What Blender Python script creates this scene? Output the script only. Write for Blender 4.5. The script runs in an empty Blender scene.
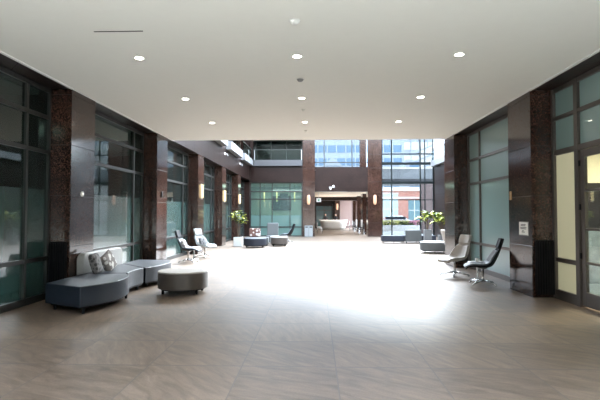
import bpy, bmesh, math, random
from mathutils import Vector, Matrix
random.seed(7)
SC = bpy.context.scene
COL = SC.collection
PI = math.pi

# ------------------------------------------------------------------ materials
def new_mat(name):
    m = bpy.data.materials.new(name); m.use_nodes = True
    nt = m.node_tree
    return m, nt, nt.nodes['Principled BSDF']

def simple(name, col, rough=.5, metal=0., emit=None, es=0., coat=0., bump=0., bscale=200., spec=None, var=0.):
    m, nt, p = new_mat(name)
    p.inputs['Base Color'].default_value = (*col, 1)
    p.inputs['Roughness'].default_value = rough
    p.inputs['Specular IOR Level'].default_value = .5
    p.inputs['Metallic'].default_value = metal
    p.inputs['Coat Weight'].default_value = coat
    if spec is not None: p.inputs['Specular IOR Level'].default_value = spec
    if emit:
        p.inputs['Emission Color'].default_value = (*emit, 1); p.inputs['Emission Strength'].default_value = es
    tc = nt.nodes.new('ShaderNodeTexCoord')
    no = nt.nodes.new('ShaderNodeTexNoise'); no.inputs['Scale'].default_value = bscale
    nt.links.new(tc.outputs['Object'], no.inputs['Vector'])
    if var:
        mx = nt.nodes.new('ShaderNodeMix'); mx.data_type = 'RGBA'
        mx.inputs[6].default_value = (*[c*(1-var) for c in col], 1); mx.inputs[7].default_value = (*[min(1, c*(1+var)) for c in col], 1)
        nt.links.new(no.outputs['Fac'], mx.inputs[0]); nt.links.new(mx.outputs[2], p.inputs['Base Color'])
    if bump:
        b = nt.nodes.new('ShaderNodeBump'); b.inputs['Strength'].default_value = bump; b.inputs['Distance'].default_value = .004
        nt.links.new(no.outputs['Fac'], b.inputs['Height']); nt.links.new(b.outputs['Normal'], p.inputs['Normal'])
    return m

def N(nt, typ, **kw):
    n = nt.nodes.new(typ)
    for k, v in kw.items(): setattr(n, k, v)
    return n

def math_node(nt, op, a, b=None, c=None):
    n = N(nt, 'ShaderNodeMath', operation=op)
    for i, v in enumerate((a, b, c)):
        if v is None: continue
        if isinstance(v, (int, float)): n.inputs[i].default_value = v
        else: nt.links.new(v, n.inputs[i])
    return n.outputs[0]

def joint(nt, coord, period, offset, width):
    """1 on a joint line, 0 elsewhere"""
    v = math_node(nt, 'SUBTRACT', coord, offset - width/2)
    v = math_node(nt, 'FLOORED_MODULO', v, period)
    return math_node(nt, 'LESS_THAN', v, width)

def granite(name, dark, mid, light, vert=None, rough=.13):
    m, nt, p = new_mat(name)
    tc = N(nt, 'ShaderNodeTexCoord'); geo = N(nt, 'ShaderNodeNewGeometry')
    vo = N(nt, 'ShaderNodeTexVoronoi'); vo.inputs['Scale'].default_value = 75
    nt.links.new(geo.outputs['Position'], vo.inputs['Vector'])
    no = N(nt, 'ShaderNodeTexNoise'); no.inputs['Scale'].default_value = 34; no.inputs['Detail'].default_value = 6
    nt.links.new(geo.outputs['Position'], no.inputs['Vector'])
    n2 = N(nt, 'ShaderNodeTexNoise'); n2.inputs['Scale'].default_value = 1.4; n2.inputs['Detail'].default_value = 3
    nt.links.new(geo.outputs['Position'], n2.inputs['Vector'])
    sepc = N(nt, 'ShaderNodeSeparateColor'); nt.links.new(vo.outputs['Color'], sepc.inputs[0])
    f = math_node(nt, 'MULTIPLY_ADD', sepc.outputs[0], .45, math_node(nt, 'MULTIPLY', no.outputs['Fac'], .7))
    f = math_node(nt, 'ADD', f, math_node(nt, 'MULTIPLY_ADD', n2.outputs['Fac'], .3, -.2))
    r = N(nt, 'ShaderNodeValToRGB')
    e = r.color_ramp.elements
    e[0].position = .3; e[0].color = (*dark, 1); e[1].position = .88; e[1].color = (*light, 1)
    x = e.new(.58); x.color = (*mid, 1)
    nt.links.new(f, r.inputs[0])
    sp = N(nt, 'ShaderNodeSeparateXYZ'); nt.links.new(geo.outputs['Position'], sp.inputs[0])
    j = joint(nt, sp.outputs[2], .97, .98, .009)
    if vert:
        s = math_node(nt, 'ADD', sp.outputs[0], sp.outputs[1])
        j = math_node(nt, 'MAXIMUM', j, joint(nt, s, vert, .1, .009))
    mx = N(nt, 'ShaderNodeMix', data_type='RGBA')
    nt.links.new(j, mx.inputs[0]); nt.links.new(r.outputs[0], mx.inputs[6]); mx.inputs[7].default_value = (.012, .008, .007, 1)
    nt.links.new(mx.outputs[2], p.inputs['Base Color'])
    nt.links.new(math_node(nt, 'MULTIPLY_ADD', j, .5, rough), p.inputs['Roughness'])
    p.inputs['Specular IOR Level'].default_value = .5
    if vert: p.inputs['Specular IOR Level'].default_value = .2
    b = N(nt, 'ShaderNodeBump', invert=True); b.inputs['Strength'].default_value = .5; b.inputs['Distance'].default_value = .004
    nt.links.new(j, b.inputs['Height']); nt.links.new(b.outputs['Normal'], p.inputs['Normal'])
    return m

def floor_mat():
    m, nt, p = new_mat('stone_floor_tiles')
    geo = N(nt, 'ShaderNodeNewGeometry'); sp = N(nt, 'ShaderNodeSeparateXYZ'); nt.links.new(geo.outputs['Position'], sp.inputs[0])
    jx = joint(nt, sp.outputs[0], .985, .215, .012)
    jy = joint(nt, sp.outputs[1], .955, 4.92, .022)
    j = math_node(nt, 'MAXIMUM', jx, jy)
    # tone per tile
    ix = math_node(nt, 'FLOOR', math_node(nt, 'DIVIDE', math_node(nt, 'SUBTRACT', sp.outputs[0], .215), .985))
    iy = math_node(nt, 'FLOOR', math_node(nt, 'DIVIDE', math_node(nt, 'SUBTRACT', sp.outputs[1], 4.92), .955))
    cmb = N(nt, 'ShaderNodeCombineXYZ'); nt.links.new(ix, cmb.inputs[0]); nt.links.new(iy, cmb.inputs[1])
    wn = N(nt, 'ShaderNodeTexWhiteNoise'); nt.links.new(cmb.outputs[0], wn.inputs['Vector'])
    # slate-like streaks, turned per tile
    vr = N(nt, 'ShaderNodeVectorRotate'); nt.links.new(geo.outputs['Position'], vr.inputs['Vector'])
    nt.links.new(math_node(nt, 'MULTIPLY_ADD', wn.outputs['Value'], 1.2, .3), vr.inputs['Angle'])
    mp = N(nt, 'ShaderNodeMapping'); mp.inputs['Scale'].default_value = (1.3, 6, 1); nt.links.new(vr.outputs[0], mp.inputs[0])
    no = N(nt, 'ShaderNodeTexNoise'); no.inputs['Scale'].default_value = 1.8; no.inputs['Detail'].default_value = 9; no.inputs['Roughness'].default_value = .62; no.inputs['Distortion'].default_value = .8
    nt.links.new(mp.outputs[0], no.inputs['Vector'])
    gr = N(nt, 'ShaderNodeTexNoise'); gr.inputs['Scale'].default_value = 60; gr.inputs['Detail'].default_value = 4
    nt.links.new(geo.outputs['Position'], gr.inputs['Vector'])
    f = math_node(nt, 'ADD', math_node(nt, 'MULTIPLY', no.outputs['Fac'], .75), math_node(nt, 'MULTIPLY', gr.outputs['Fac'], .25))
    f = math_node(nt, 'ADD', f, math_node(nt, 'MULTIPLY_ADD', wn.outputs['Value'], .12, -.06))
    r = N(nt, 'ShaderNodeValToRGB'); e = r.color_ramp.elements
    e[0].position = .3; e[0].color = (*FLOOR_D, 1); e[1].position = .72; e[1].color = (*FLOOR_L, 1)
    nt.links.new(f, r.inputs[0])
    mx = N(nt, 'ShaderNodeMix', data_type='RGBA'); nt.links.new(math_node(nt, 'MULTIPLY', j, .8), mx.inputs[0]); nt.links.new(r.outputs[0], mx.inputs[6]); mx.inputs[7].default_value = (.09, .075, .065, 1)
    nt.links.new(mx.outputs[2], p.inputs['Base Color'])
    nt.links.new(math_node(nt, 'MULTIPLY_ADD', f, .3, .30), p.inputs['Roughness'])
    b = N(nt, 'ShaderNodeBump'); b.inputs['Strength'].default_value = .35; b.inputs['Distance'].default_value = .004
    h = math_node(nt, 'SUBTRACT', f, math_node(nt, 'MULTIPLY', j, 1.0))
    nt.links.new(h, b.inputs['Height']); nt.links.new(b.outputs['Normal'], p.inputs['Normal'])
    return m

def glass(name, tint, alpha, rough=.02):
    """sheet glass: Fresnel mirror over a tinted see-through body"""
    m = bpy.data.materials.new(name); m.use_nodes = True; nt = m.node_tree; nt.nodes.clear()
    o = N(nt, 'ShaderNodeOutputMaterial'); t = N(nt, 'ShaderNodeBsdfTransparent'); t.inputs[0].default_value = (*tint, 1)
    d = N(nt, 'ShaderNodeBsdfDiffuse'); d.inputs[0].default_value = (*[c*.5 for c in tint], 1)
    g = N(nt, 'ShaderNodeBsdfGlossy'); g.inputs['Roughness'].default_value = rough; g.inputs[0].default_value = (.95, 1, .99, 1)
    fr = N(nt, 'ShaderNodeFresnel'); gg_ = N(nt, 'ShaderNodeNewGeometry')
    nt.links.new(math_node(nt, 'MULTIPLY_ADD', gg_.outputs['Backfacing'], 1/1.42-1.42, 1.42), fr.inputs[0])
    a = N(nt, 'ShaderNodeMixShader'); a.inputs[0].default_value = alpha
    nt.links.new(t.outputs[0], a.inputs[1]); nt.links.new(d.outputs[0], a.inputs[2])
    b = N(nt, 'ShaderNodeMixShader'); nt.links.new(fr.outputs[0], b.inputs[0]); nt.links.new(a.outputs[0], b.inputs[1]); nt.links.new(g.outputs[0], b.inputs[2])
    nt.links.new(b.outputs[0], o.inputs[0])
    return m

def fabric(name, a, b=None, rough=.48, scale=260):
    m = simple(name, a, rough, bump=.25, bscale=scale, var=.12, spec=.6)
    p = m.node_tree.nodes['Principled BSDF']; p.inputs['Sheen Weight'].default_value = .0 if max(a) < .05 else .1; p.inputs['Sheen Roughness'].default_value = .35
    return m

def pattern_fabric(name, c1, c2, scale=9):
    m, nt, p = new_mat(name)
    tc = N(nt, 'ShaderNodeTexCoord'); w = N(nt, 'ShaderNodeTexVoronoi'); w.inputs['Scale'].default_value = scale
    nt.links.new(tc.outputs['Object'], w.inputs['Vector'])
    r = N(nt, 'ShaderNodeValToRGB'); r.color_ramp.interpolation = 'CONSTANT'
    e = r.color_ramp.elements; e[0].color = (*c1, 1); e[1].position = .42; e[1].color = (*c2, 1)
    nt.links.new(w.outputs['Distance'], r.inputs[0]); nt.links.new(r.outputs[0], p.inputs['Base Color'])
    p.inputs['Roughness'].default_value = .9
    return m

def brick_mat():
    m, nt, p = new_mat('red_brickwork')
    tc = N(nt, 'ShaderNodeTexCoord'); mp = N(nt, 'ShaderNodeMapping'); mp.inputs['Rotation'].default_value = (PI/2, 0, 0)
    nt.links.new(tc.outputs['Object'], mp.inputs[0])
    b = N(nt, 'ShaderNodeTexBrick'); b.inputs['Scale'].default_value = 2.2
    b.inputs['Color1'].default_value = (.5, .2, .14, 1); b.inputs['Color2'].default_value = (.42, .16, .11, 1); b.inputs['Mortar'].default_value = (.5, .4, .35, 1)
    nt.links.new(mp.outputs[0], b.inputs['Vector']); nt.links.new(b.outputs['Color'], p.inputs['Base Color']); p.inputs['Roughness'].default_value = .85
    return m

FLOOR_D = (.072, .048, .031); FLOOR_L = (.25, .183, .132)
M = dict(
    granite=granite('polished_brown_granite', (.010, .0045, .003), (.028, .0125, .0085), (.12, .064, .046)),
    granite_panel=granite('brown_granite_panels', (.006, .0028, .0022), (.016, .0078, .006), (.045, .025, .020), vert=1.18, rough=.3),
    floor=floor_mat(),
    ceiling=simple('painted_plaster_ceiling', (.88, .87, .81), .9, bump=.05, bscale=6, var=.015),
    white=simple('white_paint', (.85, .85, .83), .5),
    frame_l=simple('dark_bronze_frame', (.035, .036, .034), .4, .5),
    frame_r=simple('grey_bronze_frame', (.10, .085, .075), .35, .5),
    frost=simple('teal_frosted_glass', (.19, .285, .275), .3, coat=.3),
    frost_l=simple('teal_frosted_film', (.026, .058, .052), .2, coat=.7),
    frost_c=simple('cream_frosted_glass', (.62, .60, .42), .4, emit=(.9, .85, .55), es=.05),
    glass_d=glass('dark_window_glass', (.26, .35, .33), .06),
    glass_c=glass('clear_window_glass', (.90, .96, .95), .0), glass_dim=glass('dimming_glass', (.47, .49, .50), .0),  # the latter glass is tinted to dim the overbright view outside
    glass_t=glass('greenish_window_glass', (.62, .80, .76), .08),
    metal=simple('polished_aluminium', (.62, .62, .62), .22, 1.),
    steel=simple('brushed_steel', (.45, .46, .47), .35, .9),
    black=simple('black_metal', (.004, .004, .005), .5, spec=.15),
    concrete=simple('grey_precast_ledge', (.05, .05, .053), .6, bump=.1, bscale=40, var=.05),
    ledge=simple('pale_grey_ledge', (.20, .205, .21), .5, var=.04, bscale=20),
    room=simple('dark_room_wall', (.06, .065, .06), .8, var=.1, bscale=3),
    cream=simple('cream_room_wall', (.72, .66, .5), .8, var=.03, bscale=3),
    carpet=simple('blue_grey_carpet', (.10, .13, .15), .9, var=.5, bscale=8, bump=.3),
    navy=fabric('slate_blue_wool', (.009, .015, .025)),
    navy_d=fabric('dark_navy_wool', (.010, .014, .024)),
    taupe=fabric('taupe_wool', (.075, .06, .05)),
    taupe_top=fabric('pale_top_wool', (.48, .44, .40)),  # much paler than the taupe used on the sides
    beige=fabric('beige_upholstery', (.40, .36, .32)),
    lightgrey=fabric('light_grey_upholstery', (.30, .30, .285)),
    midgrey=fabric('mid_grey_upholstery', (.07, .073, .07)),
    blackfab=simple('black_upholstery', (.006, .007, .009), .6, spec=.2),
    pad=fabric('grey_seat_pad', (.16, .17, .19)),
    pat_grey=pattern_fabric('grey_patterned_cushion', (.045, .045, .045), (.15, .145, .14), 14),
    pat_white=pattern_fabric('white_patterned_cushion', (.62, .60, .57), (.2, .18, .17), 10),
    pat_brown=pattern_fabric('white_and_brown_pattern', (.62, .56, .52), (.16, .08, .06), 7),
    sconce=simple('warm_sconce_shade', (.5, .36, .18), .5, emit=(1., .74, .34), es=.35),
    lamp=simple('downlight_lens', (1, 1, 1), .5, emit=(1., .93, .78), es=14.),
    lens=simple('spot_lens', (.8, .8, .8), .5, emit=(1., .96, .9), es=.3), glass_r=glass('railing_glass', (.80, .86, .84), .0),
    grey=simple('grey_plastic', (.2, .2, .2), .5),
    offwhite=simple('offwhite_plastic', (.75, .74, .70), .5),
    leaf=simple('green_leaf', (.035, .07, .02), .5, var=.5, bscale=5, spec=.2),
    leaf_y=simple('yellow_green_leaf', (.33, .36, .05), .5, var=.3, bscale=5, spec=.2),
    bark=simple('brown_bark', (.10, .07, .045), .9, bump=.6, bscale=60),
    soil=simple('dark_soil', (.03, .022, .016), 1., bump=.8, bscale=80),
    pot_w=simple('white_planter', (.62, .62, .58), .5),
    pot_g=simple('grey_planter', (.13, .13, .125), .45),
    paper=simple('white_paper', (.85, .84, .80), .7),
    ink=simple('dark_ink', (.08, .07, .07), .8),
    green=simple('green_sign_panel', (.05, .4, .2), .5, spec=.3),
    brick=brick_mat(),
    pinkstone=simple('pinkish_stone', (.26, .185, .17), .7, var=.06, bscale=2),
    stone=simple('pale_stone', (.7, .66, .62), .8, var=.06, bscale=2),
    towerglass=simple('pale_blue_tower_glass', (.08, .17, .27), .15, coat=.5),
    towerwhite=simple('white_tower_cladding', (.36, .40, .45), .6),
    bwin=simple('blue_grey_window_glass', (.16, .26, .28), .15, coat=.4),
    bounce_stone=simple('warm_bounce_stone', (.84, .78, .66), .8, var=.05, bscale=2),  # warm tint chosen for the light bounced into the hall
    street=simple('pale_street_paving', (.60, .585, .56), .85, var=.1, bscale=1.5),
    skin=simple('skin', (.45, .28, .2), .6),
    hair=simple('dark_hair', (.02, .015, .012), .6),
    dress=simple('black_clothing', (.015, .015, .018), .85),
    carpaint=simple('white_car_paint', (.8, .8, .8), .25, coat=1.),
    carglass=simple('car_glass', (.03, .04, .05), .08),
    tyre=simple('black_tyre', (.02, .02, .02), .8),
    fyel=simple('yellow_flowers', (.6, .56, .22), .7, var=.2), fpink=simple('pink_flowers', (.62, .26, .36), .7, var=.2),
    warmceil=simple('warm_passage_ceiling', (.75, .62, .48), .7),
)

# ------------------------------------------------------------------ mesh helpers
def box(bm, x0, x1, y0, y1, z0, z1):
    v = [bm.verts.new(p) for p in ((x0, y0, z0), (x1, y0, z0), (x1, y1, z0), (x0, y1, z0), (x0, y0, z1), (x1, y0, z1), (x1, y1, z1), (x0, y1, z1))]
    for q in ((0, 3, 2, 1), (4, 5, 6, 7), (0, 1, 5, 4), (1, 2, 6, 5), (2, 3, 7, 6), (3, 0, 4, 7)): bm.faces.new([v[i] for i in q])

def boxes(*bs):
    bm = bmesh.new()
    for b in bs: box(bm, *b)
    return bm

def lathe(bm, prof, n=40, c=(0, 0)):
    rings = []
    for r, z in prof:
        if r < 1e-5: rings.append([bm.verts.new((c[0], c[1], z))])
        else: rings.append([bm.verts.new((c[0]+r*math.cos(2*PI*i/n), c[1]+r*math.sin(2*PI*i/n), z)) for i in range(n)])
    for a, b in zip(rings, rings[1:]):
        for i in range(n):
            j = (i+1) % n
            if len(a) == 1 and len(b) == 1: continue
            if len(a) == 1: bm.faces.new((a[0], b[j], b[i]))
            elif len(b) == 1: bm.faces.new((a[i], a[j], b[0]))
            else: bm.faces.new((a[i], a[j], b[j], b[i]))
    return bm

def tube(bm, pts, rad, n=10):
    pts = [Vector(p) for p in pts]; rr = rad if isinstance(rad, (list, tuple)) else [rad]*len(pts)
    rings = []
    for i, p in enumerate(pts):
        t = (pts[min(i+1, len(pts)-1)] - pts[max(i-1, 0)]).normalized()
        u = t.orthogonal().normalized() if i == 0 else (u - t*u.dot(t)).normalized()
        w = t.cross(u)
        rings.append([bm.verts.new(p + (u*math.cos(2*PI*k/n) + w*math.sin(2*PI*k/n))*rr[i]) for k in range(n)])
    for a, b in zip(rings, rings[1:]):
        for k in range(n): bm.faces.new((a[k], a[(k+1) % n], b[(k+1) % n], b[k]))
    bm.faces.new(rings[0][::-1]); bm.faces.new(rings[-1])
    return bm

def prism(bm, poly, z0, z1):
    a = [bm.verts.new((x, y, z0)) for x, y in poly]; b = [bm.verts.new((x, y, z1)) for x, y in poly]
    n = len(poly)
    bm.faces.new(a[::-1]); bm.faces.new(b)
    for i in range(n): bm.faces.new((a[i], a[(i+1) % n], b[(i+1) % n], b[i]))
    return bm

def obj(name, bm, mat, parent=None, smooth=False, bevel=0, seg=3, sub=0, solid=0):
    bmesh.ops.recalc_face_normals(bm, faces=bm.faces)
    me = bpy.data.meshes.new(name); bm.to_mesh(me); bm.free()
    for m in (mat if isinstance(mat, (list, tuple)) else [mat]): me.materials.append(m)
    o = bpy.data.objects.new(name, me); COL.objects.link(o)
    if parent: o.parent = parent
    if smooth:
        for f in me.polygons: f.use_smooth = True
    if solid:
        s = o.modifiers.new('solid', 'SOLIDIFY'); s.thickness = solid; s.offset = 0
    if bevel:
        b = o.modifiers.new('bevel', 'BEVEL'); b.width = bevel; b.segments = seg; b.limit_method = 'ANGLE'; b.angle_limit = math.radians(40)
        for f in me.polygons: f.use_smooth = True
        b.harden_normals = True
    if sub:
        s = o.modifiers.new('sub', 'SUBSURF'); s.levels = sub; s.render_levels = sub
        for f in me.polygons: f.use_smooth = True
    return o

def thing(name, label, cat, loc=(0, 0, 0), rz=0, group=None, kind=None):
    o = bpy.data.objects.new(name, None); COL.objects.link(o); o.empty_display_size = .1
    o.location = loc; o.rotation_euler = (0, 0, rz); o['label'] = label; o['category'] = cat
    if group: o['group'] = group
    if kind: o['kind'] = kind
    return o

def tag(o, label, cat, group=None, kind=None):
    o['label'] = label; o['category'] = cat
    if group: o['group'] = group
    if kind: o['kind'] = kind
    return o

def struct(name, bm, mat, label, cat, **kw):
    return tag(obj(name, bm, mat, **kw), label, cat, kind='structure')

def dup(root, loc, rz, label, group=None):
    r = root.copy(); COL.objects.link(r); r.location = loc; r.rotation_euler = (0, 0, rz); r['label'] = label
    if group: r['group'] = group
    for ch in list(root.children):
        c = ch.copy(); COL.objects.link(c); c.parent = r
        for g in list(ch.children):
            d = g.copy(); COL.objects.link(d); d.parent = c
    return r

# ------------------------------------------------------------------ the setting
XL, XR, YB = -4.65, 4.17, 33.0          # faces of left and right piers, face of back wall
WL, WR = -5.10, 4.62                    # window planes
LP = [8.7 + 4.83*k for k in range(-2, 5)]     # near edges of the left piers
RP = [9.1 + 4.95*k for k in range(-2, 2)]     # near edges of the right piers
XE = 8.4                                # right wall of the atrium

struct('floor', boxes((-9.5, 9.5, -14, 53.4, -.2, 0)), M['floor'], 'brown grey stone tile floor running the whole length of the hall', 'floor')
struct('ceiling', boxes((XL, XR, 2.5, 15.0, 4.0, 4.35)), M['ceiling'], 'plain white plaster ceiling over the near part of the hall', 'ceiling')
struct('trim_1', boxes((XL-.02, XL+.035, 1.0, 15.0, 3.985, 4.0)), M['white'], 'thin white edge strip where the ceiling meets the left granite', 'trim')
struct('trim_2', boxes((XR-.035, XR+.02, 1.0, 15.0, 3.985, 4.0)), M['white'], 'thin white edge strip where the ceiling meets the right granite', 'trim')
struct('wall_bounce', boxes((-14, 14, -9.4, -9, -.1, .7)), M['bounce_stone'], 'unseen low wall added behind the camera to bounce sun onto the ceiling', 'wall')  # added reflector: low wall throwing sunlight up to the ceiling
struct('wall_sky_block', boxes((-34, 34, -15.5, -15, -.1, 15)), simple('dark_sky_block', (.07, .068, .062), .6, var=.2, bscale=1), 'unseen dark facade added behind the camera to block the sky', 'wall')  # added blocker: keeps rear sky light off fronts facing the camera
# unseen upper storey, kept low and shallow so sun passes over it
struct('wall_front', boxes((-9.5, 9.5, 12, 14.9, 4.4, 7.5)), M['granite_panel'], 'unseen granite clad storey above the near ceiling, cut back for the sun', 'wall')

# left wall
struct('wall_left', boxes((-9.5, XL, -1, YB, 4.0, 5.0)), M['granite_panel'], 'long granite panelled band above the left windows', 'wall')
for i, y in enumerate(LP):
    top = 7.5 if y > 15 else 4.0
    tag(obj('pillar', boxes((-5.3, XL, y, y+.95, 0, 4.0)) if top == 4 else boxes((-5.3, XL, y, y+.95, 0, 4.0), (-5.3, XL, y, y+.95, 5.0, top)), M['granite'], bevel=.006, seg=1),
        ['granite pillar on the left outside the frame, far', 'granite pillar on the left just outside the frame', 'polished brown granite pillar behind the near left sofa, nearest on the left', 'granite pillar on the left between sofa and dark lounge chair', 'granite pillar on the left behind the pale lounge chair, with a lit sconce', 'granite pillar on the left carrying the middle of three lit sconces', 'granite pillar on the left nearest the back corner, with a lit sconce'][i], 'pillar', 'granite pillars on the left', 'structure')
# right wall
struct('wall_right', boxes((XR, 9.5, -1, 15.15, 4.0, 4.4)), M['granite_panel'], 'granite lintel above the right frosted windows', 'wall')
for i, y in enumerate(RP):
    tag(obj('pillar', boxes((XR, 4.9, y, y+1.05, 0, 4.0)), M['granite'], bevel=.006, seg=1),
        ['granite pillar on the right outside the frame, far', 'granite pillar on the right just outside the frame', 'glossy granite pillar on the right with a white paper sign', 'granite pillar on the right behind the beige lounge chair'][i], 'pillar', 'granite pillars on the right', 'structure')
struct('wall_side', boxes((4.9, XE, 14.3, 15.15, 0, 7.5)), M['granite_panel'], 'granite return wall where the atrium widens to the right', 'wall')
# side panels behind the left windows: a dark interior
struct('wall_left_interior', boxes((-9.5, -9.3, -1, 33.2, 0, 4.0)), M['room'], 'dark interior wall seen through the left windows', 'wall')
struct('floor_interior', boxes((-9.3, -5.2, -1, 33.0, 0, .02)), M['carpet'], 'carpet of the rooms behind the left windows', 'floor')
for i, y in enumerate((-.96, 8.7, 18.4, 28.0)):
    struct('partition', boxes((-9.3, -5.35, y+.3, y+.45, .02, 4.0)), M['room'], ['interior partition out of frame', 'interior partition behind the nearest left pillar', 'interior partition behind the first sconce pillar', 'interior partition behind the last sconce pillar'][i], 'wall')
struct('ceiling_left_interior', boxes((-9.3, -5.2, -1, 33.0, 3.97, 3.995)), M['ceiling'], 'ceiling of the rooms behind the left windows', 'ceiling')
for i, y in enumerate((5, 11.5, 16, 22)):
    l_ = bpy.data.lights.new('left_room_light', 'AREA'); l_.energy = 22; l_.size = 1.2; l_.color = (1, .95, .85)
    o_ = bpy.data.objects.new('left_room_light', l_); COL.objects.link(o_); o_.location = (-7.6, y, 3.9)

# ---- windows
wn = [0]
def vbar(bm, x, y, z0, z1, w=.06, d=.1): box(bm, x-d/2, x+d/2, y-w/2, y+w/2, z0, z1)
def side_window(x, y0, y1, mulls, rails, mat_f, lower, upper, film, label, thick=.06, zt=3.99, lab2=None, skipz=None):
    wn[0] += 1
    t = thing('window_%d' % wn[0], label, 'window', (0, 0, 0), kind='structure')
    bm = bmesh.new()
    for y in [y0+thick/2, y1-thick/2] + list(mulls): vbar(bm, x, y, 0.02, zt, thick)
    for z, h in [(.06, .12), (zt-.04, .08)] + [(r, .07) for r in rails]: box(bm, x-.048, x+.048, y0, y1, z-h/2, z+h/2)
    obj('window_frame', bm, mat_f, t)
    s = 1 if x < 0 else -1
    if film:
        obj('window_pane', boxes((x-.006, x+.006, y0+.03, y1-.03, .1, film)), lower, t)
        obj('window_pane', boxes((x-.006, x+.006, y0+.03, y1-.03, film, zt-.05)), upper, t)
    else: obj('window_pane', boxes((x-.006, x+.006, y0+.03, y1-.03, .1, zt-.05)), lower, t)
    return t
names = ['left window outside the frame', 'tall dark framed window at the left edge, above a lower frosted band', 'tall window behind the near left sofa with frosted lower half',
         'tall window behind the pair of left lounge chairs', 'left window between the first and second lit sconces', 'left window between the second and third lit sconces', 'last left window beside the back corner']
for i, y in enumerate(LP):
    y0 = y + .95; y1 = LP[i+1] if i+1 < len(LP) else YB
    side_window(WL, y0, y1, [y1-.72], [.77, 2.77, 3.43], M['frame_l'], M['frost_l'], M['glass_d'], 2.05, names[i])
# right: bay 2 frosted, bay 1 with door
y0, y1 = RP[2]+1.05, RP[3]
side_window(WR, y0, y1, [y1-.95], [.77, 2.48, 3.17], M['frame_r'], M['frost'], M['frost'], None, 'tall frosted teal window behind the right lounge chairs')
side_window(WR, RP[0]+1.05, RP[1], [7.0-9.9+4], [.77, 2.8, 3.42], M['frame_r'], M['frost'], M['frost'], None, 'right frosted window outside the frame')
# bay 1: transom lights above, sidelight, door
wn[0] += 1
t = thing('window_%d' % wn[0], 'right window wall with frosted transoms and a cream lit sidelight beside the glass door', 'window', kind='structure')
ya, yb = RP[1]+1.05, RP[2]
bm = bmesh.new()
for y, w in ((yb-.04, .08), (8.26, .11), (6.98, .10), (ya+.04, .08)): vbar(bm, WR, y, 0.0, 3.99, w, .12)
for z, h in ((3.95, .08), (3.41, .07), (2.76, .10)): box(bm, WR-.05, WR+.05, ya, yb, z-h/2, z+h/2)
for z, h in ((.09, .18), (.74, .08)): 
    box(bm, WR-.05, WR+.05, 8.3, yb, z-h/2, z+h/2); box(bm, WR-.05, WR+.05, ya, 6.95, z-h/2, z+h/2)
obj('window_frame', bm, M['frame_r'], t)
obj('window_pane', boxes((WR-.006, WR+.006, ya+.05, yb-.05, 2.8, 3.93)), M['frost'], t)
obj('window_pane', boxes((WR-.006, WR+.006, 8.3, yb-.05, .15, 2.72)), M['frost_c'], t)['label'] = 'cream lit frosted sidelight'
obj('window_pane', boxes((WR-.006, WR+.006, ya+.05, 6.94, .15, 2.72)), M['frost'], t)
# the glass door
d = thing('door_1', 'brown framed glass door at the right edge with mid rails', 'door', (WR, 8.19, 0), kind='structure')
bm = boxes((-.03, .03, -.12, 0, .03, 2.70), (-.03, .03, -1.14, -1.02, .03, 2.70), (-.03, .03, -1.02, -.12, 2.58, 2.70), (-.03, .03, -1.02, -.12, .03, .27))
for z in (2.0, 1.34, .77): box(bm, -.025, .025, -1.02, -.12, z-.02, z+.02)
obj('door_frame', bm, M['frame_r'], d, bevel=.004, seg=1)
obj('door_glass', boxes((-.006, .006, -1.02, -.12, .27, 2.58)), M['glass_c'], d)
for z in (2.48, 1.72, .88): obj('hinge', boxes((-.055, -.03, -.02, .05, z-.05, z+.05)), M['black'], d, bevel=.005)
h = bmesh.new(); tube(h, [(-.03, -.97, 1.0), (-.09, -.97, 1.0), (-.09, -.97, 1.3), (-.03, -.97, 1.3)], .012); obj('door_handle', h, M['metal'], d)
# room behind the door
struct('wall_right_interior', boxes((8.9, 9.0, 3.9, 14.3, 0, 4), (4.95, 8.9, 3.9, 4.0, 0, 4), (4.95, 8.9, 11.2, 11.3, 0, 4)), M['cream'], 'cream wall of the room behind the glass door', 'wall')
struct('ceiling_interior', boxes((4.75, 8.9, 4.0, 11.2, 3.3, 3.4)), M['cream'], 'cream ceiling inside the room behind the glass door', 'ceiling')
struct('floor_carpet', boxes((5.1, 8.9, 4.0, 11.2, 0, .012)), M['carpet'], 'blue grey carpet inside the room behind the glass door', 'floor')
cb = thing('cabinet', 'dark tall cabinet seen through the glass door', 'cabinet', (8.55, 7.4, .012))
obj('body', boxes((-.3, .3, -.75, .75, 0, 2.2)), M['black'], cb, bevel=.01)
for s in (-1, 1):
    dd = obj('door', boxes((-.325, -.302, min(0, s*.73)+.01, max(0, s*.73)-.01, .08, 2.15)), M['frame_r'], cb, bevel=.005)
    obj('handle', boxes((-.35, -.326, s*.06-.01, s*.06+.01, 1.0, 1.3)), M['metal'], dd)
sc_ = thing('partition_screen', 'blue grey screen with dark upper glazing seen through the glass door', 'screen', (7.1, 10.9, .012))
obj('panel', boxes((-2.1, 1.3, -.05, .05, 0, 1.2)), M['carpet'], sc_, bevel=.01)
obj('glazing', boxes((-2.1, 1.3, -.04, .04, 1.2, 2.3)), simple('black_glazing', (.01, .012, .014), .1), sc_)
obj('post', boxes((-1.52, -1.42, -.06, .06, 0, 2.35)), M['offwhite'], sc_)
pl = bpy.data.lights.new('room_light', 'AREA'); pl.energy = 120; pl.size = 1.6; pl.color = (1, .88, .68)
po = bpy.data.objects.new('room_light', pl); COL.objects.link(po); po.location = (7, 8.6, 3.25)

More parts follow.
